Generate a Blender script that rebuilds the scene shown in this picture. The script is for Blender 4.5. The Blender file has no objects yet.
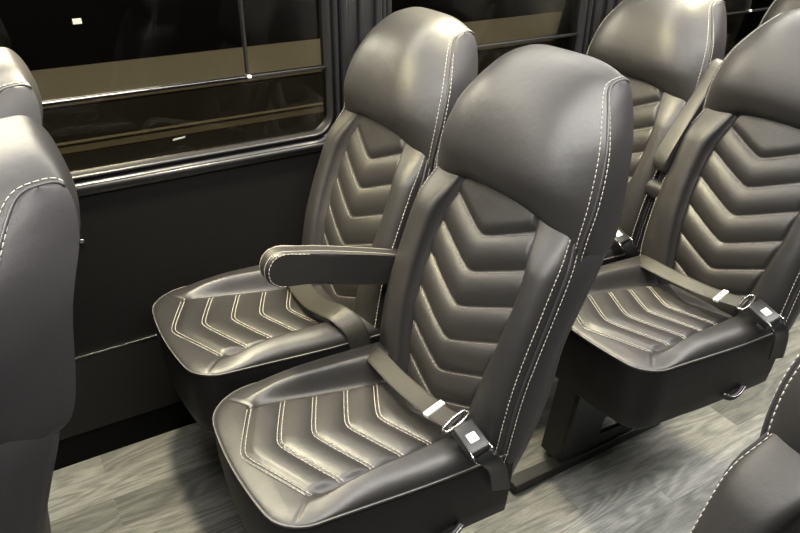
import bpy, bmesh, math, random
from math import sin, cos, pi, sqrt, radians, exp
from mathutils import Vector, Matrix
random.seed(7)
SC = bpy.context.scene
COL = SC.collection

# ------------------------------------------------------------------ helpers
def lerp(a, b, t): return a + (b - a) * t
def clamp(x, a=0.0, b=1.0): return max(a, min(b, x))
def sm(t):
    t = clamp(t); return t * t * (3 - 2 * t)
def interp(tab, x):
    if x <= tab[0][0]: return tab[0][1]
    for (x0, y0), (x1, y1) in zip(tab, tab[1:]):
        if x <= x1: return lerp(y0, y1, (x - x0) / (x1 - x0))
    return tab[-1][1]
def sinterp(tab, x):                       # smooth (Catmull-Rom style, monotone x)
    n = len(tab)
    if x <= tab[0][0]: return tab[0][1]
    if x >= tab[-1][0]: return tab[-1][1]
    for i in range(n - 1):
        if x <= tab[i + 1][0]:
            x0, y0 = tab[i]; x1, y1 = tab[i + 1]; h = x1 - x0
            m0 = (y1 - tab[i - 1][1]) / (x1 - tab[i - 1][0]) if i > 0 else (y1 - y0) / h
            m1 = (tab[i + 2][1] - y0) / (tab[i + 2][0] - x0) if i < n - 2 else (y1 - y0) / h
            t = (x - x0) / h
            return ((2*t**3 - 3*t*t + 1)*y0 + (t**3 - 2*t*t + t)*h*m0 + (-2*t**3 + 3*t*t)*y1 + (t**3 - t*t)*h*m1)
def catmull(pts, n, closed=False):
    P = [Vector(p) for p in pts]; out = []; m = len(P)
    segs = m if closed else m - 1
    for i in range(segs):
        if closed: p0, p1, p2, p3 = P[i - 1], P[i], P[(i + 1) % m], P[(i + 2) % m]
        else: p0, p1, p2, p3 = P[max(i - 1, 0)], P[i], P[i + 1], P[min(i + 2, m - 1)]
        for k in range(n):
            t = k / n
            out.append(0.5 * ((2*p1) + (p2 - p0)*t + (2*p0 - 5*p1 + 4*p2 - p3)*t*t + (3*p1 - p0 - 3*p2 + p3)*t**3))
    if not closed: out.append(P[-1].copy())
    return out

class MB:                                   # collects shapes; build() links them as ONE mesh object
    def __init__(self): self.v = []; self.f = []
    def add(self, vs, fs):
        o = len(self.v); self.v += [tuple(p) for p in vs]; self.f += [tuple(i + o for i in f) for f in fs]
    def grid(self, fn, nu, nv, close_u=False, close_v=False):
        vs = [fn(i, j) for i in range(nu) for j in range(nv)]; fs = []
        for i in range(nu if close_u else nu - 1):
            for j in range(nv if close_v else nv - 1):
                a, b = i, (i + 1) % nu; c, d = j, (j + 1) % nv
                fs.append((a*nv + c, b*nv + c, b*nv + d, a*nv + d))
        self.add(vs, fs)
    def box(self, x0, x1, y0, y1, z0, z1, bev=0.0, seg=2, mat=None):
        bm = bmesh.new(); bmesh.ops.create_cube(bm, size=1.0)
        bmesh.ops.scale(bm, vec=(x1 - x0, y1 - y0, z1 - z0), verts=bm.verts)
        if bev: bmesh.ops.bevel(bm, geom=bm.edges[:], offset=bev, segments=seg, profile=0.5, affect='EDGES')
        bmesh.ops.translate(bm, vec=((x0 + x1)/2, (y0 + y1)/2, (z0 + z1)/2), verts=bm.verts)
        self.bm(bm, mat)
    def bm(self, bm, mat=None):
        if mat: bmesh.ops.transform(bm, matrix=mat, verts=bm.verts)
        bm.verts.index_update()
        self.add([v.co[:] for v in bm.verts], [[v.index for v in f.verts] for f in bm.faces]); bm.free()
    def tube(self, pts, r, n=6, closed=False, cap=True):
        pts = [Vector(p) for p in pts]; m = len(pts)
        if m < 2: return
        prev = None; rings = []
        for i, p in enumerate(pts):
            a = pts[i - 1] if (i > 0 or closed) else p; b = pts[(i + 1) % m] if (i < m - 1 or closed) else p
            t = (b - a)
            if t.length < 1e-9: t = Vector((1, 0, 0))
            t.normalize()
            if prev is None:
                up = Vector((0, 0, 1)) if abs(t.z) < .9 else Vector((0, 1, 0))
                prev = (up - t * up.dot(t)).normalized()
            else:
                q = prev - t * prev.dot(t); prev = q.normalized() if q.length > 1e-6 else prev
            s = t.cross(prev)
            rings.append([p + (prev * cos(2*pi*k/n) + s * sin(2*pi*k/n)) * r for k in range(n)])
        vs = [q for R in rings for q in R]; fs = []
        for i in range(m if closed else m - 1):
            j = (i + 1) % m
            for k in range(n): fs.append((i*n + k, i*n + (k + 1) % n, j*n + (k + 1) % n, j*n + k))
        if cap and not closed: fs += [tuple(range(n))[::-1], tuple((m - 1)*n + k for k in range(n))]
        self.add(vs, fs)
    def dashes(self, pts, r, on=.007, gap=.0022, n=4):     # thread: short stitches along a line
        pts = [Vector(p) for p in pts]; L = [0.0]
        for a, b in zip(pts, pts[1:]): L.append(L[-1] + (b - a).length)
        def at(s):
            for i in range(len(pts) - 1):
                if s <= L[i + 1]: return pts[i].lerp(pts[i + 1], (s - L[i]) / max(1e-9, L[i + 1] - L[i]))
            return pts[-1].copy()
        s = 0.0
        while s < L[-1] - .002:
            e = min(s + on, L[-1]); self.tube([at(s), at((s + e)/2), at(e)], r, n); s += on + gap
    def prism(self, poly, axis, a, b):       # polygon (2D list) extruded along an axis
        n = len(poly)
        def P(p, h): return (p[0], h, p[1]) if axis == 'y' else ((h, p[0], p[1]) if axis == 'x' else (p[0], p[1], h))
        self.add([P(p, a) for p in poly] + [P(p, b) for p in poly],
                 [tuple(range(n))[::-1], tuple(range(n, 2*n))] + [(i, (i + 1) % n, n + (i + 1) % n, n + i) for i in range(n)])
    def build(self, name, mat, parent=None, smooth=True, angle=None):
        me = bpy.data.meshes.new(name); me.from_pydata(self.v, [], self.f)
        b = bmesh.new(); b.from_mesh(me); bmesh.ops.recalc_face_normals(b, faces=b.faces); b.to_mesh(me); b.free()
        me.materials.append(mat)
        for p in me.polygons: p.use_smooth = smooth
        if angle is not None: me.set_sharp_from_angle(angle=radians(angle))
        o = bpy.data.objects.new(name, me); COL.objects.link(o)
        if parent: o.parent = parent
        return o

def tag(o, label=None, cat=None, group=None, kind=None):
    for k, v in (('label', label), ('category', cat), ('group', group), ('kind', kind)):
        if v: o[k] = v
    return o
def empty(name, loc, rz=0.0):
    o = bpy.data.objects.new(name, None); o.empty_display_size = .1; COL.objects.link(o)
    o.location = loc; o.rotation_euler = (0, 0, rz); return o
def children(o): return [c for c in bpy.data.objects if c.parent == o]
def copy_tree(o, parent=None):
    c = o.copy(); COL.objects.link(c)
    if parent: c.parent = parent
    for ch in children(o): copy_tree(ch, c)
    return c

# ------------------------------------------------------------------ materials
def new_mat(name):
    m = bpy.data.materials.new(name); m.use_nodes = True
    nt = m.node_tree; return m, nt, nt.nodes['Principled BSDF']
def N(nt, kind, **kw):
    n = nt.nodes.new(kind)
    for k, v in kw.items():
        if k in n.inputs: n.inputs[k].default_value = v
        else: setattr(n, k, v)
    return n
def simple(name, col, rough=.5, metal=0.0, spec=.5, bump=0, bscale=200):
    m, nt, b = new_mat(name)
    b.inputs['Base Color'].default_value = (*col, 1); b.inputs['Roughness'].default_value = rough
    b.inputs['Metallic'].default_value = metal; b.inputs['Specular IOR Level'].default_value = spec
    if bump:
        tc = N(nt, 'ShaderNodeTexCoord'); no = N(nt, 'ShaderNodeTexNoise', Scale=bscale, Detail=3.0)
        bp = N(nt, 'ShaderNodeBump', Strength=bump, Distance=.001)
        nt.links.new(tc.outputs['Object'], no.inputs['Vector']); nt.links.new(no.outputs['Fac'], bp.inputs['Height'])
        nt.links.new(bp.outputs['Normal'], b.inputs['Normal'])
    return m
def leather(name, col, rough, spec=.5, grain=.25, wrinkle=.25):
    m, nt, b = new_mat(name)
    tc = N(nt, 'ShaderNodeTexCoord')
    vo = N(nt, 'ShaderNodeTexVoronoi', Scale=520.0, feature='DISTANCE_TO_EDGE')
    no = N(nt, 'ShaderNodeTexNoise', Scale=26.0, Detail=3.0, Roughness=.55)
    n2 = N(nt, 'ShaderNodeTexNoise', Scale=9.0, Detail=2.0)
    for n in (vo, no, n2): nt.links.new(tc.outputs['Object'], n.inputs['Vector'])
    b1 = N(nt, 'ShaderNodeBump', Strength=grain, Distance=.0006)
    b2 = N(nt, 'ShaderNodeBump', Strength=wrinkle, Distance=.004)
    nt.links.new(no.outputs['Fac'], b2.inputs['Height']); nt.links.new(vo.outputs['Distance'], b1.inputs['Height'])
    nt.links.new(b2.outputs['Normal'], b1.inputs['Normal']); nt.links.new(b1.outputs['Normal'], b.inputs['Normal'])
    mr = N(nt, 'ShaderNodeMapRange'); mr.inputs['To Min'].default_value = rough - .05; mr.inputs['To Max'].default_value = rough + .06
    nt.links.new(n2.outputs['Fac'], mr.inputs['Value']); nt.links.new(mr.outputs['Result'], b.inputs['Roughness'])
    b.inputs['Base Color'].default_value = (*col, 1); b.inputs['Specular IOR Level'].default_value = spec
    return m
M = {}
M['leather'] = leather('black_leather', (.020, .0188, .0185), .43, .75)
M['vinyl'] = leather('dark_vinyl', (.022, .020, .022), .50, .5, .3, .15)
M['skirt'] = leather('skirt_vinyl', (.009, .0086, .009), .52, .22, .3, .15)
M['thread'] = simple('cream_thread', (.42, .40, .35), .6)
M['thread_dim'] = simple('grey_thread', (.20, .19, .17), .6)
M['piping'] = simple('black_piping', (.035, .035, .036), .35, 0, .6)
M['plastic'] = simple('black_plastic', (.014, .014, .015), .38, 0, .5)
M['chrome'] = simple('chrome', (.45, .45, .46), .22, 1.0)
M['silver'] = simple('silver_button', (.80, .80, .78), .35, .1)
M['steel'] = simple('black_steel', (.022, .022, .023), .45, .0, .5)
M['frame'] = simple('black_anodised', (.035, .035, .038), .30, .5, .5)
M['trim'] = simple('dark_aluminium', (.30, .30, .31), .26, 1.0)
M['carpet'] = simple('black_carpet', (.006, .006, .006), .95, 0, .15, .8, 350)
M['ledge'] = simple('black_ledge', (.010, .010, .010), .6, 0, .3)
M['ceiling'] = simple('ceiling_vinyl', (.35, .34, .32), .7)
M['asphalt'] = simple('asphalt', (.042, .041, .034), .9, 0, .2, .5, 20)
M['concrete'] = simple('concrete', (.33, .30, .22), .9, 0, .2, .3, 6)
M['worn'] = simple('worn_concrete', (.28, .25, .18), .9, 0, .2)
M['kerb'] = simple('kerb_stone', (.55, .50, .38), .9, 0, .2)
M['facade'] = simple('dark_facade', (.008, .008, .011), .9, 0, .1)
M['white'] = simple('white_card', (.22, .22, .22), .7, 0, .2)
# webbing: ribbed weave
def webbing():
    m, nt, b = new_mat('belt_webbing')
    tc = N(nt, 'ShaderNodeTexCoord'); w = N(nt, 'ShaderNodeTexWave', Scale=1.0); w.bands_direction = 'X'
    mp = N(nt, 'ShaderNodeMapping'); mp.inputs['Scale'].default_value = (4.0, 0, 0)
    at = N(nt, 'ShaderNodeAttribute', attribute_name='across')
    cx = N(nt, 'ShaderNodeCombineXYZ'); nt.links.new(at.outputs['Fac'], cx.inputs[0])
    nt.links.new(cx.outputs[0], mp.inputs['Vector']); nt.links.new(mp.outputs[0], w.inputs['Vector'])
    bp = N(nt, 'ShaderNodeBump', Strength=.5, Distance=.001); nt.links.new(w.outputs['Fac'], bp.inputs['Height'])
    nt.links.new(bp.outputs[0], b.inputs['Normal'])
    cr = N(nt, 'ShaderNodeValToRGB'); cr.color_ramp.elements[0].color = (.022, .021, .018, 1); cr.color_ramp.elements[1].color = (.055, .052, .044, 1)
    nt.links.new(w.outputs['Fac'], cr.inputs[0]); nt.links.new(cr.outputs[0], b.inputs['Base Color'])
    b.inputs['Roughness'].default_value = .42; b.inputs['Specular IOR Level'].default_value = .6
    return m
M['webbing'] = webbing()
def planks():
    m, nt, b = new_mat('grey_wood_planks')
    tc = N(nt, 'ShaderNodeTexCoord'); L = nt.links.new
    br = N(nt, 'ShaderNodeTexBrick', Scale=1.0); br.offset = .37; br.offset_frequency = 2
    br.inputs['Brick Width'].default_value = .62; br.inputs['Row Height'].default_value = .105
    br.inputs['Mortar Size'].default_value = .0006; br.inputs['Bias'].default_value = 0.0
    br.inputs['Color1'].default_value = (0, 0, 0, 1); br.inputs['Color2'].default_value = (1, 1, 1, 1); br.inputs['Mortar'].default_value = (.1, .1, .1, 1)
    mp0 = N(nt, 'ShaderNodeMapping'); mp0.inputs['Location'].default_value = (.23, .045, 0)
    L(tc.outputs['Object'], mp0.inputs['Vector']); L(mp0.outputs[0], br.inputs['Vector'])
    mp = N(nt, 'ShaderNodeMapping'); mp.inputs['Scale'].default_value = (2.4, 30.0, 1.0)
    # shift the grain from plank to plank
    sep = N(nt, 'ShaderNodeVectorMath', operation='SCALE'); sep.inputs['Scale'].default_value = 7.3
    add = N(nt, 'ShaderNodeVectorMath', operation='ADD')
    L(br.outputs['Color'], sep.inputs[0]); L(tc.outputs['Object'], mp.inputs['Vector']); L(mp.outputs[0], add.inputs[0]); L(sep.outputs[0], add.inputs[1])
    n1 = N(nt, 'ShaderNodeTexNoise', Scale=2.0, Detail=9.0, Roughness=.72, Distortion=2.2)
    n2 = N(nt, 'ShaderNodeTexNoise', Scale=11.0, Detail=4.0, Roughness=.6, Distortion=.6)
    L(add.outputs[0], n1.inputs['Vector']); L(add.outputs[0], n2.inputs['Vector'])
    mpr = N(nt, 'ShaderNodeMapping'); mpr.inputs['Scale'].default_value = (.55, .22, 1.0); L(add.outputs[0], mpr.inputs['Vector'])
    nr = N(nt, 'ShaderNodeTexNoise', Scale=1.3, Detail=2.0, Roughness=.45, Distortion=.4); L(mpr.outputs[0], nr.inputs['Vector'])
    m1 = N(nt, 'ShaderNodeMath', operation='MULTIPLY'); m1.inputs[1].default_value = 75.0; L(nr.outputs['Fac'], m1.inputs[0])
    m2 = N(nt, 'ShaderNodeMath', operation='SINE'); L(m1.outputs[0], m2.inputs[0])
    wv = N(nt, 'ShaderNodeMapRange'); wv.inputs['From Min'].default_value = -1.0; L(m2.outputs[0], wv.inputs['Value'])
    mx = N(nt, 'ShaderNodeMix', data_type='FLOAT'); mx.inputs[0].default_value = .22
    L(n1.outputs['Fac'], mx.inputs[2]); L(wv.outputs['Result'], mx.inputs[3])
    mx2 = N(nt, 'ShaderNodeMix', data_type='FLOAT'); mx2.inputs[0].default_value = .4
    L(mx.outputs[0], mx2.inputs[2]); L(n2.outputs['Fac'], mx2.inputs[3])
    cr = N(nt, 'ShaderNodeValToRGB'); e = cr.color_ramp.elements
    e[0].position = .32; e[0].color = (.085, .09, .088, 1); e[1].position = .70; e[1].color = (.30, .30, .275, 1)
    x = cr.color_ramp.elements.new(.5); x.color = (.175, .178, .167, 1)
    L(mx2.outputs[0], cr.inputs[0])
    tone = N(nt, 'ShaderNodeMapRange'); tone.inputs['To Min'].default_value = .62; tone.inputs['To Max'].default_value = 1.25
    L(br.outputs['Color'], tone.inputs['Value'])
    mul = N(nt, 'ShaderNodeVectorMath', operation='SCALE'); L(cr.outputs[0], mul.inputs[0]); L(tone.outputs[0], mul.inputs['Scale'])
    L(mul.outputs[0], b.inputs['Base Color'])
    b.inputs['Roughness'].default_value = .5; b.inputs['Specular IOR Level'].default_value = .35
    bp = N(nt, 'ShaderNodeBump', Strength=.12, Distance=.001); L(mx2.outputs[0], bp.inputs['Height']); L(bp.outputs[0], b.inputs['Normal'])
    return m
M['planks'] = planks()
def glass(name, tint):
    m = bpy.data.materials.new(name); m.use_nodes = True; nt = m.node_tree
    for n in list(nt.nodes): nt.nodes.remove(n)
    out = N(nt, 'ShaderNodeOutputMaterial'); tr = N(nt, 'ShaderNodeBsdfTransparent'); gl = N(nt, 'ShaderNodeBsdfGlossy', Roughness=.02)
    tr.inputs['Color'].default_value = (*tint, 1); gl.inputs['Color'].default_value = (.8, .8, .8, 1)
    fr = N(nt, 'ShaderNodeFresnel', IOR=1.45); mx = N(nt, 'ShaderNodeMixShader')
    nt.links.new(fr.outputs[0], mx.inputs[0]); nt.links.new(tr.outputs[0], mx.inputs[1]); nt.links.new(gl.outputs[0], mx.inputs[2])
    nt.links.new(mx.outputs[0], out.inputs['Surface']); return m
M['glass_upper'] = glass('tinted_glass', (.55, .54, .50))
M['glass_lower'] = glass('dark_tinted_glass', (.42, .40, .34))
def emit(name, col, s):
    m, nt, b = new_mat(name); b.inputs['Base Color'].default_value = (.8, .8, .8, 1)
    b.inputs['Emission Color'].default_value = (*col, 1); b.inputs['Emission Strength'].default_value = s; return m

# ------------------------------------------------------------------ the seat
# local axes: x to the rear of the coach, y to the window, z up; origin on the floor under the cushion's front
CH_SP = .0715
# ---- cushion
def cu_x0(y): return -.046 + .013 * (y / .15) ** 2
CU_R, CU_L = .055, .44
def cu_hw(xr, y=-1.0):
    w = lerp(.200, .213, sm(xr / .3)); r = CU_R if y < 0 else .085
    if xr < r: w -= r - sqrt(max(0, r**2 - (r - xr)**2))
    return w
def cu_zp(x): return .472 - .055 * x
def cu_ysw(x): return sinterp([(-.02, .128), (.06, .132), (.2, .120), (.33, .108), (.42, .10)], x)
def cu_ys(x, y=1.0):                                      # the quilted panel's half width; a little wider to the aisle
    return cu_ysw(x) + (.012 if y < 0 else 0.0)
def roll(d, D): return sqrt(max(0.0, 1 - (1 - min(1, max(0, d) / D)) ** 2))
def seg_d(p, a, b):
    ax, ay = a; bx, by = b; px, py = p
    t = clamp(((px-ax)*(bx-ax) + (py-ay)*(by-ay)) / ((bx-ax)**2 + (by-ay)**2))
    return sqrt((px-ax-(bx-ax)*t)**2 + (py-ay-(by-ay)*t)**2)
def cu_c(x, y): return x - .50 * (sqrt(y*y + .014**2) - .014)
CU_C0 = -.020
def cu_point(xr, y):
    hw = cu_hw(xr, y); ay = abs(y)
    x = xr + cu_x0(y) * (1 - sm(xr / .32))
    ds = hw - ay; ys = cu_ys(x, y); c = cu_c(x, y)
    z = cu_zp(x); f = roll(xr, .085); s = roll(ds, .05)
    inpanel = sm((c - CU_C0) / .022)
    hp = .010 - .029 * clamp(x / .4)                       # panel crown
    hb = .015 + .019 * sm((x - .02) / .16)                # bolster crown
    if ay < ys:
        ph = abs(sin(pi * (c - CU_C0) / CH_SP)) ** .6 if c > CU_C0 else 1.0
        edge = sm((ys - ay) / .018)
        h = hp + (.009 * ph - .003) * inpanel * edge - .005 * (1 - edge) * inpanel
        h -= .004 * exp(-((c - CU_C0) / .0035) ** 2)
    else:
        q = (ay - ys) / max(.01, hw - ys)
        up = sm(q / .38)
        h = lerp(hp - .005 * inpanel, lerp(hp, hb, sm((x + .01) / .12)), up)
        # seam from the panel's front corner to the piping corner
    xc = CU_C0 + .5 * (cu_ys(.05, y) - .012)
    d = seg_d((x, ay), (xc, cu_ys(.05, y)), (-.006, .192))
    h -= .0022 * exp(-(d / .0035) ** 2)
    return Vector((x, y, z + h * min(f, 1) * s))
def cu_at(x, y):                                          # surface point for a plan position
    xr = x
    for _ in range(12): xr = x - cu_x0(y) * (1 - sm(xr / .32))
    return cu_point(max(0, xr), y)
def cushion_mesh():
    nu, nv = 170, 161; m = MB()
    def fn(i, j):
        u = i / (nu - 1); xr = CU_L * (u ** 1.25); b = -1 + 2 * j / (nv - 1)
        hw = cu_hw(xr, b); k = .58; ab = abs(b); s = -1 if b < 0 else 1; ys = min(cu_ys(xr + cu_x0(.12) * (1 - sm(xr / .32)), s), hw * .7)
        return cu_point(xr, s * (ab / k * ys if ab < k else lerp(ys, hw, sin((ab - k) / (1 - k) * pi / 2) * .4 + (ab - k) / (1 - k) * .6)))
    m.grid(fn, nu, nv); return m
def cu_outline(n=26):                                     # piping line: rear aisle side -> front -> rear window side
    out = []
    for i in range(n): out.append((CU_L * (1 - i / n) ** 1.6, -1))
    fr = [(0, -1 + 2 * k / 20) for k in range(21)]
    out2 = [(CU_L * (i / n) ** 1.6, 1) for i in range(1, n + 1)]
    P = []
    for xr, b in out + fr + out2:
        p = cu_point(xr, b * cu_hw(xr, b)); P.append(p)
    return P
def offset_out(P, d, dz, cx=.2):
    Q = []
    n = len(P)
    for i, p in enumerate(P):
        a = P[max(0, i-1)]; b = P[min(n-1, i+1)]; t = Vector((b.x - a.x, b.y - a.y, 0))
        if t.length < 1e-7: t = Vector((0, 1, 0))
        t.normalize(); nrm = Vector((-t.y, t.x, 0))
        if nrm.dot(Vector((p.x - cx, p.y, 0))) < 0: nrm = -nrm
        Q.append(Vector((p.x + nrm.x*d, p.y + nrm.y*d, p.z + dz)))
    return Q
# ---- backrest
def bk_x(z): return sinterp([(.33, .392), (.40, .402), (.46, .413), (.528, .424), (.592, .438), (.66, .460), (.73, .486), (.80, .513), (.88, .548), (.94, .578)], z)
def bk_hw(z, y=-1.0): return (.012 * sm((z - .40) / .1) * (1 - .6 * sm((z - .80) / .1)) if y > 0 else 0) + sinterp([(.34, .198), (.45, .208), (.6, .212), (.75, .213), (.82, .210), (.87, .198), (.93, .188)], z)
def bk_ys(z): return sinterp([(.40, .098), (.47, .110), (.55, .124), (.65, .138), (.73, .141), (.79, .136), (.85, .118), (.93, .09)], z)
def bk_rx(z): return sinterp([(.33, .440), (.36, .462), (.40, .478), (.447, .497), (.556, .531), (.656, .550), (.74, .588), (.816, .625), (.87, .636), (.93, .642)], z)
BK_C0, BK_SP = .803, .0705
def bk_d(z, y):
    ay = abs(y); hw = bk_hw(z, y); ys = bk_ys(z) + (.006 if y < 0 else 0)
    c = z - .46 * (sqrt(y*y + .012**2) - .012)
    hp = .004 + .010 * (1 - (ay / .14) ** 2)
    if ay < ys:
        e = sm((ys - ay) / .016)
        if c > BK_C0: ph = sin(min(pi / 2, pi * (c - BK_C0) / .05)) ** .6
        else: ph = abs(sin(pi * (c - BK_C0) / BK_SP)) ** .55
        return hp + (.013 * ph - .006) * e - .004 * (1 - e)
    q = (ay - ys) / max(.01, hw - ys)
    w0 = hp - .004
    bump = .040 * max(0, 1 - abs(2 * min(1, q) ** .72 - 1) ** 2.4) ** (1 / 2.0) * (1 - .55 * sm((z - .79) / .10))
    return lerp(w0, 0, q) + bump
def bk_at(z, y):
    d = bk_d(z, y); return Vector((bk_x(z) - .94 * d, y, z + .34 * d))
Z0, Z1 = .335, .93
def back_mesh():
    nu, nv = 200, 151; m = MB()
    def fn(i, j):
        z = lerp(Z0, Z1, i / (nu - 1)); b = -1 + 2 * j / (nv - 1)
        hw = bk_hw(z, b); s = -1 if b < 0 else 1; ys = bk_ys(z) + (.006 if b < 0 else 0); k = .60; ab = abs(b)
        return bk_at(z, s * (ab / k * ys if ab < k else lerp(ys, hw, sin((ab - k) / (1 - k) * pi / 2) * .4 + (ab - k) / (1 - k) * .6)))
    m.grid(fn, nu, nv); return m
def shell_mesh():                                         # sides and rear of the backrest
    nz = 60; m = MB()
    K = 22
    def fn(i, j):
        z = lerp(Z0, Z1, i / (nz - 1)); hw = bk_hw(z); hp = bk_hw(z, 1); xf = bk_x(z); xr = bk_rx(z); r = .022
        if j < 8:                                         # aisle side, front to rear
            t = j / 8; return Vector((lerp(xf, xr - r, t), -hw - .007 * sin(pi * t) , z))
        if j < 8 + 5:
            a = (j - 8) / 5 * pi / 2; return Vector((xr - r + r * sin(a), -hw + r - r * cos(a), z))
        if j < 13 + 9:
            t = (j - 13) / 9; y = lerp(-hw + r, hp - r, t); return Vector((xr + .012 * sin(pi * t), y, z))
        if j < 22 + 5:
            a = (j - 22) / 5 * pi / 2; return Vector((xr - r + r * cos(a), hp - r + r * sin(a), z))
        t = (j - 27) / 8; return Vector((lerp(xr - r, xf, t), hp + .007 * sin(pi * t), z))
    m.grid(fn, nz, 36)
    # bottom closing sheet
    def fb(i, j):
        p = fn(0, j); return Vector((lerp(p.x, .44, i / 3), lerp(p.y, 0, i / 3), p.z - .006 * sin(pi * i / 6)))
    m.grid(fb, 4, 36); return m
# ---- headrest
HC = [(.572, .896), (.545, .891), (.509, .906), (.495, .948), (.511, 1.01), (.543, 1.072), (.586, 1.112), (.636, 1.132), (.688, 1.131), (.712, 1.075), (.680, .98), (.645, .870)]
HE = [(.574, .816), (.548, .812), (.543, .860), (.561, .935), (.588, 1.01), (.616, 1.064), (.641, 1.099), (.666, 1.109), (.696, 1.103), (.698, 1.052), (.670, .975), (.638, .835)]
HW = [.194, .204, .214, .216, .200, .168, .140, .133, .133, .152, .186, .202]
HG = [2.3, 2.3, 2.8, 3.6, 3.8, 3.8, 3.8, 3.8, 3.8, 3.8, 3.4, 2.5]
hc = catmull([(a, b, w) for (a, b), w in zip(HC, HW)], 8, True)
he = catmull([(a, b, w) for (a, b), w in zip(HE, HW)], 8, True)
hg = [p.x for p in catmull([(g, 0, 0) for g in HG], 8, True)]
HN = len(hc)
def hd_at(i, b):
    c, e = hc[i % HN], he[i % HN]; g = abs(b) ** hg[i % HN]
    return Vector((lerp(c.x, e.x, g), e.z * b, lerp(c.y, e.y, g)))
def head_mesh():
    m = MB(); nv = 61
    m.grid(lambda i, j: hd_at(i, sin((-1 + 2 * j / (nv - 1)) * pi / 2) * .3 + (-1 + 2 * j / (nv - 1)) * .7), HN, nv, close_u=True); return m
def gusset_mesh(s):                                       # ruled panel between the front seam and the rear seam
    m = MB(); F = [hd_at(i, s) for i in range(4, 57)]
    R = [hd_at(i, s) for i in range(HN - 3, 56, -1)]
    def rear(t):
        k = t * (len(R) - 1); i = min(int(k), len(R) - 2); return R[i].lerp(R[i + 1], k - i)
    def fn(i, j):
        a = F[i]; b = rear(i / (len(F) - 1)); t = j / 10; p = a.lerp(b, t)
        return p + Vector((0, s * .007 * sin(pi * t) ** .8, 0))
    m.grid(fn, len(F), 11)
    return m

def ribbon(name, path, normals, w, th, mat, parent):      # belt strip with a thickness, 'across' drives its weave
    P = catmull(path, 8); Nn = catmull(normals, 8); nx = 9; vs = []; fs = []; ac = []
    for i, p in enumerate(P):
        a = P[max(0, i-1)]; b = P[min(len(P)-1, i+1)]; t = (b - a).normalized(); n = (Nn[i] - t * Nn[i].dot(t)).normalized(); s = t.cross(n)
        for k in range(nx): vs.append(p + s * w * (k/(nx-1) - .5)); ac.append(k/(nx-1))
        for k in range(nx): vs.append(p + s * w * (k/(nx-1) - .5) - n * th); ac.append(k/(nx-1))
    R = 2 * nx
    for i in range(len(P) - 1):
        o = i * R
        for k in range(nx - 1):
            fs.append((o+k, o+k+1, o+R+k+1, o+R+k)); fs.append((o+nx+k, o+R+nx+k, o+R+nx+k+1, o+nx+k+1))
        fs.append((o, o+R, o+R+nx, o+nx)); fs.append((o+nx-1, o+2*nx-1, o+R+2*nx-1, o+R+nx-1))
    m = MB(); m.add(vs, fs); ob = m.build(name, mat, parent)
    at = ob.data.attributes.new('across', 'FLOAT', 'POINT')
    for i, v in enumerate(ac): at.data[i].value = v
    return ob, P, Nn
def frame_mat(o, x, n):                                   # matrix with local x along x, local z along n
    x = x.normalized(); n = (n - x * n.dot(x)).normalized(); y = n.cross(x)
    return Matrix(((x.x, y.x, n.x, o.x), (x.y, y.y, n.y, o.y), (x.z, y.z, n.z, o.z), (0, 0, 0, 1)))

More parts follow.
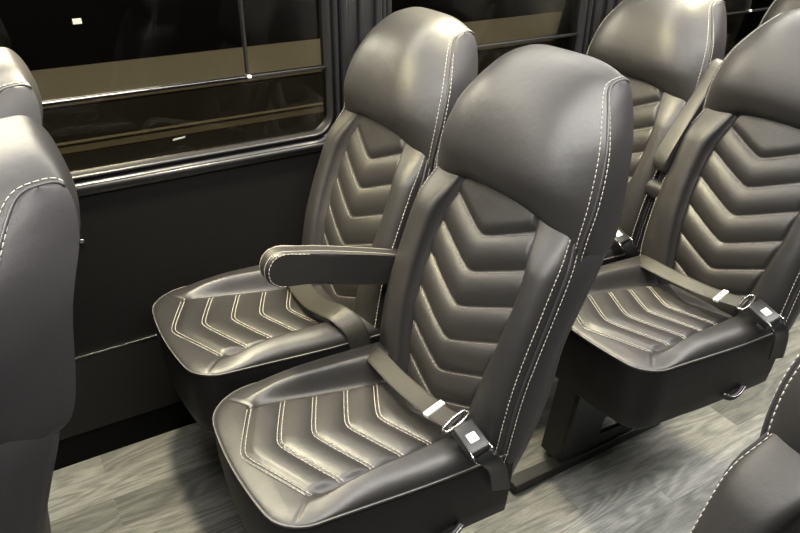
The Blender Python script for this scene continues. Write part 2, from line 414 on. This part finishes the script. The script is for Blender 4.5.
def make_seat(draped=False):
    root = empty('passenger_seat', (0, 0, 0))
    # --- cushion
    cu = cushion_mesh().build('seat_cushion', M['leather'], root)
    out = cu_outline()
    t = MB(); t.tube(offset_out(out, .0005, -.0015), .0032, 6); t.build('piping', M['piping'], cu)
    st = MB()
    st.tube(offset_out(out, .0028, .0012), .0008, 4); tag(st.build('edge_stitching', M['thread_dim'], cu), 'cream edge stitching')
    for k in range(5):
        st = MB()
        for off in (-.0042, .0042):
            pts = []
            for q in range(-30, 31):
                yy = q / 30 * .15; c = CU_C0 + CH_SP * k + off
                x = c + .5 * (sqrt(yy*yy + .014**2) - .014)
                if abs(yy) > cu_ys(x, yy) - .003: continue
                p = cu_at(x, yy); p.z += .0004; pts.append(p)
            st.dashes(pts, .0010, .009, .0014)
        tag(st.build('chevron_stitching', M['thread'], cu), 'cream twin stitching')
    # --- skirt under the cushion
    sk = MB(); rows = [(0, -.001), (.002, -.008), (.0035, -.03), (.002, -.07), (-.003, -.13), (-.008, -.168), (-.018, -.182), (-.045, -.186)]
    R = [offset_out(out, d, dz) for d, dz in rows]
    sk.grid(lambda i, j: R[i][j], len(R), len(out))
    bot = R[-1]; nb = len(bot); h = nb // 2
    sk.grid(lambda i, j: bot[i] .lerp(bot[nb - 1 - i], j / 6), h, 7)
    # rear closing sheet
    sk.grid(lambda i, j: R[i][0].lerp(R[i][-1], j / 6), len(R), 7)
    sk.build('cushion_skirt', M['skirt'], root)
    # --- backrest
    bk = back_mesh().build('backrest', M['leather'], root)
    shell_mesh().build('back_shell', M['vinyl'], bk)
    for s in (-1, 1):
        line = [Vector((bk_x(z) + .001, s * (bk_hw(z, s) + .001), z)) for z in [lerp(Z0, .90, k / 40) for k in range(41)]]
        p = MB(); p.tube(line, .0034, 6); p.build('piping', M['piping'], bk)
    for s in (-1, 1):
        st = MB()
        for dx, dy in ((-.004, -.0012), (.009, .0030)):
            line = [Vector((bk_x(z) + dx, s * (bk_hw(z, s) + dy + .0015), z + .0)) for z in [lerp(Z0 + .02, .87, k / 40) for k in range(41)]]
            if dx < 0: line = [bk_at(p.z, s * (bk_hw(p.z, s) - .004)) + Vector((-.0006, s * .0006, 0)) for p in line]
            st.dashes(line, .0009, .007, .002)
        tag(st.build('edge_stitching', M['thread'], bk), 'cream edge stitching')
    for k in range(6):
        st = MB()
        pts = []
        for q in range(-36, 37):
            yy = q / 36 * .155; z = BK_C0 - BK_SP * k - .0045 + .46 * (sqrt(yy*yy + .012**2) - .012)
            if abs(yy) > bk_ys(z) + (.006 if yy < 0 else 0) - .004: continue
            p = bk_at(z, yy); p.x -= .0004; pts.append(p)
        st.dashes(pts, .0008, .009, .0014); tag(st.build('chevron_stitching', M['thread_dim'], bk), 'pale stitching')
    # --- headrest
    hd = head_mesh().build('headrest', M['leather'], root)
    for s in (-1, 1):
        st = MB()
        gusset_mesh(s).build('side_panel', M['vinyl'], hd)
        ring = [hd_at(i, s) for i in range(HN)]; c = sum(ring, Vector()) / HN
        i0, i1 = 10, 8 * 8                                 # up the front edge and along the top
        p = MB(); p.tube([ring[i] for i in range(i0, i1 + 1)], .0028, 6); p.build('piping', M['piping'], hd)
        st.dashes([Vector((lerp(c.x, ring[i].x, .93), ring[i].y + s * .0042, lerp(c.z, ring[i].z, .955))) for i in range(i0, i1 + 1)], .0009, .007, .0022)
        st.dashes([hd_at(i, s * .965) + (hd_at(i, s * .965) - Vector((c.x, hd_at(i, s*.965).y, c.z))).normalized() * .0006 for i in range(i0, i1 + 1)], .0009, .007, .0022)
        tag(st.build('seam_stitching', M['thread'], hd), 'cream stitching')
    # --- seat belt lying over the rear of the cushion
    path = [(.395, .222, .405), (.350, .190, .467), (.332, .155, .490), (.328, .05, .496), (.332, -.05, .502), (.338, -.125, .512), (.342, -.152, .517)]
    nor = [(-.6, .5, .6), (-.5, .35, .8), (-.35, .1, .95), (-.30, 0, .95), (-.25, 0, .97), (-.2, .0, .98), (-.2, -.1, .98)]
    if draped:                                            # belt drawn over the bolster into the gap beside the next seat
        path = [(.400, .216, .425), (.352, .185, .482), (.325, .140, .490), (.312, .04, .488), (.306, -.05, .492), (.310, -.12, .506), (.322, -.175, .514), (.342, -.215, .486), (.355, -.226, .420)]
        nor = [(-.6, .5, .6), (-.5, .35, .8), (-.35, .1, .95), (-.30, 0, .95), (-.25, 0, .97), (-.2, -.1, .98), (-.2, -.4, .9), (-.2, -.85, .5), (-.1, -1, .1)]
        ribbon('seat_belt', path, nor, .052, .0022, M['webbing'], root)
        m = MB(); m.box(.02, .42, -.17, .17, .272, .315, .006, 2); m.build('seat_pan', M['steel'], root, smooth=False)
        return root
    belt, P, Nn = ribbon('seat_belt', path, nor, .042, .0022, M['webbing'], root)
    def on_belt(k):
        a, b = P[max(0, k-1)], P[min(len(P)-1, k+1)]; return frame_mat(P[k], b - a, Nn[k])
    k = int(len(P) * .74); m = MB(); m.box(-.0075, .0075, -.0235, .0235, -.005, .004, .002, 2, on_belt(k))
    tag(m.build('slide_adjuster', M['silver'], belt, angle=40), 'silver slide adjuster')
    # latch plate: chrome loop through the belt's end and tongue into the buckle
    T = on_belt(len(P) - 1); m = MB()
    loop = []
    for a in range(24):
        ang = 2 * pi * a / 24; loop.append(T @ Vector((.004 + .011 * cos(ang), .030 * clamp(1.25 * sin(ang), -1, 1), .003)))
    m.tube(loop, .0032, 6, closed=True); m.box(.010, .035, -.011, .011, .001, .004, .001, 1, T)
    tag(m.build('latch_plate', M['chrome'], belt), 'chrome latch loop')
    # buckle
    ax = Vector((.015, -1, -.30)); T = frame_mat(Vector((.344, -.176, .519)), ax, Vector((-.2, -.25, .95)))
    m = MB(); m.box(-.006, .060, -.023, .023, -.012, .013, .006, 3, T)
    bu = m.build('buckle', M['plastic'], root, angle=40)
    m = MB(); m.box(.020, .040, -.010, .010, .010, .0150, .0025, 2, T); tag(m.build('release_button', M['silver'], bu, angle=40), 'silver square release button')
    for s in (-1, 1):
        m = MB(); m.tube([T @ Vector(p) for p in ((.050, s*.019, .0125), (.066, s*.021, .010), (.074, s*.018, .002))], .0022, 6)
        tag(m.build('buckle_rail', M['chrome'], bu), 'thin chrome edge rail')
    q = T @ Vector((.058, 0, 0))
    rib, _, _ = ribbon('buckle_strap', [q, q + Vector((.016, -.012, -.018)), q + Vector((.036, -.010, -.055)), q + Vector((.055, -.002, -.12))],
                       [(-.3, -.5, .8), (-.5, -.7, .5), (-.5, -.85, .1), (-.5, -.85, 0)], .034, .004, M['plastic'], bu)
    m = MB(); m.box(.02, .42, -.17, .17, .272, .315, .006, 2); m.build('seat_pan', M['steel'], root, smooth=False)
    return root

def add_leg(root):
    # --- recline lever on the aisle side of the skirt
    m = MB(); m.tube(catmull([(.262, -.200, .306), (.280, -.216, .300), (.305, -.218, .304), (.325, -.214, .314)], 6), .008, 8)
    lv = m.build('recline_lever', M['plastic'], root)
    m = MB(); m.tube(catmull([(.264, -.208, .312), (.282, -.223, .306), (.305, -.225, .310), (.324, -.221, .320)], 6), .0016, 6); m.build('chrome_strip', M['chrome'], lv)
    # --- pedestal: pierced plate, front flange and floor rail
    outer = [(-.012, .03), (.345, .03), (.352, .012), (.362, .02), (.350, .06), (.315, .305), (.035, .305)]
    hole = [(.122, .072), (.250, .062), (.240, .085), (.185, .165), (.165, .165), (.130, .12)]
    bm = bmesh.new()
    def loop(poly):
        vv = [bm.verts.new((x, .02, z)) for x, z in poly]; return [bm.edges.new((vv[i], vv[(i+1) % len(vv)])) for i in range(len(vv))]
    ed = loop(outer) + loop(hole)
    r = bmesh.ops.triangle_fill(bm, use_beauty=True, use_dissolve=False, edges=ed)
    r = bmesh.ops.extrude_face_region(bm, geom=bm.faces[:]); vv = [g for g in r['geom'] if isinstance(g, bmesh.types.BMVert)]
    bmesh.ops.translate(bm, vec=(0, .012, 0), verts=vv)
    m = MB(); m.bm(bm); m.prism([(-.012, .025), (.012, .025), (.055, .31), (.03, .31)], 'y', .03, .10)
    m.prism([(.29, .025), (.31, .025), (.31, .31), (.29, .31)], 'y', .03, .05)
    m.build('pedestal_leg', M['steel'], root, smooth=False)
    m = MB(); m.box(-.17, .37, .012, .05, 0, .03, .004, 2); m.build('floor_rail', M['steel'], root, smooth=False)

def add_armrest(root, raised):
    # profile of the lowered arm: pivot at (.42,.68)
    top = [(.47, .655), (.45, .668), (.36, .699), (.26, .729), (.20, .744), (.165, .751)]
    tip = [(.142, .744), (.129, .722), (.131, .696), (.149, .678)]
    bot = [(.172, .672), (.23, .660), (.32, .632), (.44, .604), (.468, .620)]
    prof = catmull([(a, 0, b) for a, b in top + tip + bot], 5)
    prof = [(p.x, p.z) for p in prof]
    y0, y1 = .2150, .2575
    if raised:
        px, pz, ang = .462, .715, radians(-121)
        prof = [(px + (x - .445) * .95, pz + (z - (.668 + .13 * (.445 - x) * 1.6)) * .68) for x, z in prof]
        # swing up about the pivot
        def rot(p): x, z = p[0] - px, p[1] - pz; return (px + x*cos(ang) - z*sin(ang), pz + x*sin(ang) + z*cos(ang))
        prof = [rot(p) for p in prof]
    n = len(prof); cx = sum(p[0] for p in prof)/n; cz = sum(p[1] for p in prof)/n
    m = MB(); rings = [(y0, .80), (y0, .92), (y0 + .003, .975), (y0 + .010, 1.0), (y1 - .010, 1.0), (y1 - .003, .975), (y1, .92), (y1, .80)]
    def ins(p, k):                                        # inset by a constant few millimetres
        d = Vector((p[0] - cx, p[1] - cz)); L = d.length; return d * ((L - (1 - k) * .06) / L) + Vector((cx, cz))
    def fn(i, j):
        y, k = rings[i]; q = ins(prof[j], k); return Vector((q.x, y, q.y))
    m.grid(fn, len(rings), n, close_v=True)
    for e in (0, len(rings) - 1): m.add([fn(e, j) for j in range(n)], [tuple(range(n))])
    ar = m.build('armrest', M['leather'], root, angle=50)
    st = MB()
    for y, k in ((y0 - .0004, .90), (y1 + .0004, .90)):
        st.dashes([Vector((ins(p, k).x, y, ins(p, k).y)) for p in prof[18:50]], .0009, .007, .002)
    for y in (y0 + .008, y1 - .008):
        st.tube([Vector((ins(p, 1.008).x, y, ins(p, 1.008).y)) for p in prof[6:42]], .0007, 4)
    tag(st.build('stitching', M['thread'], ar), 'cream stitching')
    m = MB(); bm = bmesh.new(); bmesh.ops.create_cone(bm, cap_ends=True, segments=24, radius1=.026, radius2=.026, depth=.05)
    bmesh.ops.transform(bm, matrix=Matrix.Translation((.445, .236, .644)) @ Matrix.Rotation(pi/2, 4, 'X'), verts=bm.verts); m.bm(bm)
    m.build('pivot', M['plastic'], ar, angle=40)
    if raised:
        m = MB(); m.tube([(.445, .236, .65), (.475, .236, .74), (.50, .236, .79)], .007, 8); m.build('hinge_bar', M['steel'], ar)

GR = 'passenger seats in rows of two beside the windows'
AY, WY = -.15, .32                                        # aisle seat and window seat centre lines
P1, P0, P3 = .8395, -.915, 1.679
proto = make_seat()
arm_proto = copy_tree(proto); add_leg(arm_proto); add_armrest(arm_proto, False)
arm_up = copy_tree(proto); add_leg(arm_up); add_armrest(arm_up, True)
def place(o, x, y, label, rz=0):
    o.location = (x, y, 0); o.rotation_euler = (0, 0, rz); return tag(o, label, 'seat', GR)
a0 = copy_tree(arm_proto)
def twist(root, deg):                                     # the aisle seats' backs are set a touch askew on their frames
    R = Matrix.Translation((.52, -.2, 0)) @ Matrix.Rotation(radians(deg), 4, 'Z') @ Matrix.Translation((-.52, .2, 0))
    for c in children(root):
        if c.name.split('.')[0] in ('backrest', 'headrest'): c.matrix_basis = R
twist(arm_proto, 2.4); twist(arm_up, 2.0)
draped = make_seat(True)
place(arm_proto, 0, AY, 'black leather aisle seat in the centre foreground with its armrest lowered')
place(draped, 0, WY, 'black leather window seat beyond the lowered armrest, beneath the divided window')
place(arm_up, P1, AY, 'black leather aisle seat with its armrest folded up, at the right')
place(proto, P1, WY, 'black leather window seat beyond the folded up armrest, half hidden')
for c in children(a0):                                    # this back is set more upright
    if c.name.split('.')[0] == 'backrest':
        c.matrix_basis = Matrix.Translation((.6, 0, .80)) @ Matrix.Rotation(radians(-7), 4, 'Y') @ Matrix.Translation((-.6, 0, -.80))
place(a0, P0, AY, 'nearer of the two black leather seats cut off at the left edge')
place(copy_tree(proto), P0 + .018, WY, 'farther of the two seats at the left edge, only its headrest showing')
place(copy_tree(proto), P3, WY, 'rearmost seat, its headrest peeking out at the top right corner')
place(copy_tree(proto), -.14, -1.028, 'black leather seat across the aisle, its shoulder in the bottom right corner')

# ------------------------------------------------------------------ the coach shell
WALL = .555
XF, XR, YL, ZC = -2.6, 4.2, -1.73, 1.98
def struct(m, name, mat, parent=None, **kw):
    o = m.build(name, mat, parent, **kw)
    if not parent: o['kind'] = 'structure'
    return o
m = MB(); m.box(XF, XR, YL, WALL + .06, -.06, 0); struct(m, 'floor', M['planks'], smooth=False)
m = MB(); m.box(XF, XR, YL, WALL + .06, ZC, ZC + .05); struct(m, 'ceiling', M['ceiling'], smooth=False)
m = MB(); m.box(XF, XR, YL - .05, YL, -.06, ZC + .05); struct(m, 'wall_left', M['ledge'], smooth=False)
m = MB(); m.box(XF - .05, XF, YL - .05, WALL + .06, -.06, ZC + .05); struct(m, 'wall_front', M['ledge'], smooth=False)
m = MB(); m.box(XR, XR + .05, YL - .05, WALL + .06, -.06, ZC + .05); struct(m, 'wall_back', M['ledge'], smooth=False)
WIN = [(-1.0, .520), (.690, 1.385), (1.545, 2.9)]
ZB, ZT = .794, 1.62
m = MB()
m.box(XF, XR, WALL, WALL + .06, -.06, ZB); m.box(XF, XR, WALL, WALL + .06, ZT, ZC + .05)
xs = [XF] + [v for w in WIN for v in w] + [XR]
for a, b in zip(xs[0::2], xs[1::2]): m.box(a, b, WALL, WALL + .06, ZB, ZT)
WR = struct(m, 'wall_right', M['carpet'], smooth=False)
def rrect(x0, x1, z0, z1, r, n=8):
    out = []
    for cx, cz, a0 in ((x1 - r, z0 + r, -pi/2), (x1 - r, z1 - r, 0), (x0 + r, z1 - r, pi/2), (x0 + r, z0 + r, pi)):
        for k in range(n + 1): a = a0 + pi/2*k/n; out.append((cx + r*cos(a), cz + r*sin(a)))
    return out
for wi, (x0, x1) in enumerate(WIN):
    w = empty('window_%d' % (wi + 1), ((x0 + x1)/2, WALL, ZB)); w['kind'] = 'structure'
    off = Vector((-(x0 + x1)/2, -WALL, -ZB))
    def loc(ob): ob.location = off; return ob
    # frame: profile swept round a rounded rectangle (distance outward, y)
    prof = [(-.008, .03), (-.008, -.002), (-.005, -.006), (-.001, -.006), (.003, .002), (.010, .002), (.013, -.008), (.017, -.010), (.022, -.006), (.022, .02)]
    m = MB(); Rr = [rrect(x0 - d, x1 + d, ZB + .004 - d, ZT - .01 + d, max(.008, .055 + d)) for d, _ in prof]
    m.grid(lambda i, j: Vector((Rr[i][j][0], WALL + prof[i][1], Rr[i][j][1])), len(prof), len(Rr[0]), close_v=True)
    loc(m.build('window_frame', M['frame'], w))
    zr = .975; xd = x0 + (.303 - x0) if wi == 0 else (x0 + x1)/2 - .02
    if wi == 1: xd = None
    m = MB(); m.box(x0, x1, WALL + .020, WALL + .026, ZB, zr); loc(m.build('lower_pane', M['glass_lower'], w, smooth=False))
    if xd:
        m = MB(); m.box(x0, xd, WALL + .014, WALL + .019, zr, ZT); loc(m.build('sliding_pane', M['glass_upper'], w, smooth=False))
        m = MB(); m.box(xd, x1, WALL + .026, WALL + .031, zr, ZT); loc(m.build('fixed_pane', M['glass_upper'], w, smooth=False))
        m = MB(); m.box(xd - .0022, xd + .0022, WALL + .012, WALL + .032, zr, ZT, .001); loc(m.build('pane_divider', M['ledge'], w, smooth=False))
        m = MB(); m.box(xd - .005, xd + .005, WALL + .004, WALL + .012, zr - .004, zr + .004, .002); loc(m.build('latch', M['silver'], w, smooth=False))
    else:
        m = MB(); m.box(x0, x1, WALL + .020, WALL + .026, zr, ZT); loc(m.build('upper_pane', M['glass_upper'], w, smooth=False))
    m = MB(); m.box(x0, x1, WALL + .012, WALL + .032, zr - .007, zr, .001); loc(m.build('pane_rail', M['plastic'], w, smooth=False))
    if xd:
        m = MB(); m.box(x0, xd, WALL + .006, WALL + .012, zr - .001, zr + .0015, .0005); loc(m.build('rail_bead', M['trim'], w, smooth=False))
# aluminium sill rail below the windows
m = MB(); m.tube([(XF, WALL - .006, .775), (XR, WALL - .006, .775)], .0075, 10); m.box(XF, XR, WALL - .006, WALL, .757, .786)
struct(m, 'trim_1', M['frame'])
# ribbed pillar covers between the windows
for k, (a, b) in enumerate([(.545, .665), (1.410, 1.520)]):
    m = MB(); n = 3
    m.box(a, b, WALL - .008, WALL, ZB + .0, ZT + .1)
    for i in range(n):
        x = lerp(a + .012, b - .012, i/(n - 1)); m.box(x - .010, x + .010, WALL - .020, WALL - .006, ZB + .0, ZT + .1, .006, 3)
    struct(m, 'trim_%d' % (k + 2), M['frame'], angle=40)
# low ledge along the wall with a bright top edge
m = MB(); m.box(XF, XR, WALL - .012, WALL, .10, .335, .004); struct(m, 'trim_4', M['ledge'], smooth=False)
m = MB(); m.box(XF, XR, WALL - .0135, WALL - .001, .335, .3385, .001); struct(m, 'trim_5', M['trim'], smooth=False)
# overhead luggage rack with warm reading lights
m = MB(); m.box(XF, XR, WALL - .72, WALL, 1.70, 1.74, .01); struct(m, 'trim_6', M['ceiling'], smooth=False)
m = MB(); m.box(-.1565, -.1455, WALL - .004, WALL + .001, .6385, .6495, .002); m.build('screw', M['chrome'], WR)
# small sticker on the lower pane
m = MB(); m.prism([(.100, .843), (.130, .846), (.1305, .850), (.1005, .847)], 'y', WALL + .0185, WALL + .0198)
tag(m.build('sticker', M['white'], None, smooth=False), 'tiny white sticker low on the tinted window pane', 'sticker')
m = MB(); m.prism([(-.070, 1.131), (-.052, 1.131), (-.052, 1.142), (-.070, 1.142)], 'y', WALL + .0125, WALL + .0142)  # reflection on the sliding pane, put in as a flat pale card
tag(m.build('sticker', M['white'], None, smooth=False), 'tiny pale card standing in for a reflection on the upper sliding pane above the left seats', 'sticker')

# ------------------------------------------------------------------ outside
GZ = -.70
m = MB(); m.box(-14, 30, WALL + .3, 20, GZ - .1, GZ); struct(m, 'ground', M['asphalt'], smooth=False)
m = MB(); m.box(-14, 30, 6.6, 8.27, GZ, GZ + .02); struct(m, 'trim_7', M['concrete'], smooth=False)
m = MB(); m.box(-14, 30, 5.42, 5.49, GZ, GZ + .012); struct(m, 'trim_8', M['kerb'], smooth=False)
m = MB(); m.box(-14, 30, 5.20, 5.36, GZ, GZ + .008); struct(m, 'trim_9', M['worn'], smooth=False)
for k, x in enumerate((-.2, 1.25)):
    m = MB(); m.box(x, x + .03, 8.25, 8.275, GZ + .9, 3.4); struct(m, 'trim_%d' % (10 + k), M['kerb'], smooth=False)
m = MB(); m.box(-14, 30, 8.27, 8.5, GZ, 3.5); struct(m, 'wall_outside', M['facade'], smooth=False)

# ------------------------------------------------------------------ lights
def area(name, loc, rot, sx, sy, power, col, parent=None, spread=None):
    l = bpy.data.lights.new(name, 'AREA'); l.shape = 'RECTANGLE'; l.size = sx; l.size_y = sy; l.energy = power; l.color = col
    if spread: l.spread = radians(spread)
    o = bpy.data.objects.new(name, l); COL.objects.link(o); o.location = loc; o.rotation_euler = rot; return o
WARM = (1.0, .83, .32); WHITE = (1.0, .97, .92)
area('aisle_strip_light', (.6, -.74, ZC - .02), (0, 0, 0), 5.2, .30, 120, WHITE)
area('rack_fill_light', (.6, .06, 1.69), (0, 0, 0), 5.2, .42, 27, WHITE)  # broad fill under the rack, added to even out the headrest faces
area('crown_fill_light', (.6, .49, 1.665), (0, 0, 0), 5.2, .08, 47, (1.0, .95, .82))  # unseen strip, added to brighten the headrest crowns
def spot(name, loc, to, power, size, blend, col, soft):
    l = bpy.data.lights.new(name, 'SPOT'); l.energy = power; l.color = col; l.spot_size = radians(size); l.spot_blend = blend; l.shadow_soft_size = soft
    o = bpy.data.objects.new(name, l); COL.objects.link(o); o.location = loc
    o.rotation_euler = (Vector(to) - Vector(loc)).to_track_quat('-Z', 'Y').to_euler()
for x in (P0, .02, P1 + .02, P3 + .03):
    spot('reading_light', (x, .36, 1.68), (x, .30, 0), 105 if x < 1.5 else 125, 74, .7, (1.0, .90, .60), .05)
    spot('window_seat_fill', (x - .25, .46, 1.63), (x + .34, .36, .85), 34, 54, .6, WARM, .14)  # added spot that tints the window-side headrests yellow
area('headrest_fill_light', (-2.7, 4.2, 3.7), (radians(50), 0, radians(147)), 2.6, 1.6, 230, (1.0, .95, .85))  # invented source outside, added to brighten the headrest faces
area('headrest_fill_light', (-.4, 4.4, 2.5), (radians(72), 0, radians(180)), 2.4, .9, 420, (1.0, .96, .88))  # second added source outside, for the crown of the left-edge headrest
area('garage_light', (4, 7.0, 4.5), (0, 0, 0), 20, 1.5, 690, (1.0, .93, .78))
w = bpy.data.worlds.new('World'); SC.world = w; w.use_nodes = True
w.node_tree.nodes['Background'].inputs[0].default_value = (.6, .62, .66, 1); w.node_tree.nodes['Background'].inputs[1].default_value = .02

# ------------------------------------------------------------------ camera
yaw, pit, rol = radians(59.27), radians(29.07), radians(.36)
fw = Vector((cos(pit)*cos(yaw), cos(pit)*sin(yaw), -sin(pit))); r = Vector((sin(yaw), -cos(yaw), 0)); u = r.cross(fw)
r2 = r*cos(rol) + u*sin(rol); u2 = u*cos(rol) - r*sin(rol)
cam = bpy.data.cameras.new('camera'); co = bpy.data.objects.new('camera', cam); COL.objects.link(co)
mw = Matrix(((r2.x, u2.x, -fw.x, -.2815), (r2.y, u2.y, -fw.y, -1.1458), (r2.z, u2.z, -fw.z, 1.4296), (0, 0, 0, 1)))
co.matrix_world = mw; cam.lens = 36 * 722.6 / 800; cam.sensor_width = 36; cam.clip_start = .02
SC.camera = co
SC.view_settings.view_transform = 'Standard'; SC.view_settings.look = 'None'; SC.view_settings.gamma = 1.0
SC.view_settings.use_curve_mapping = False; SC.view_settings.exposure = 0.0
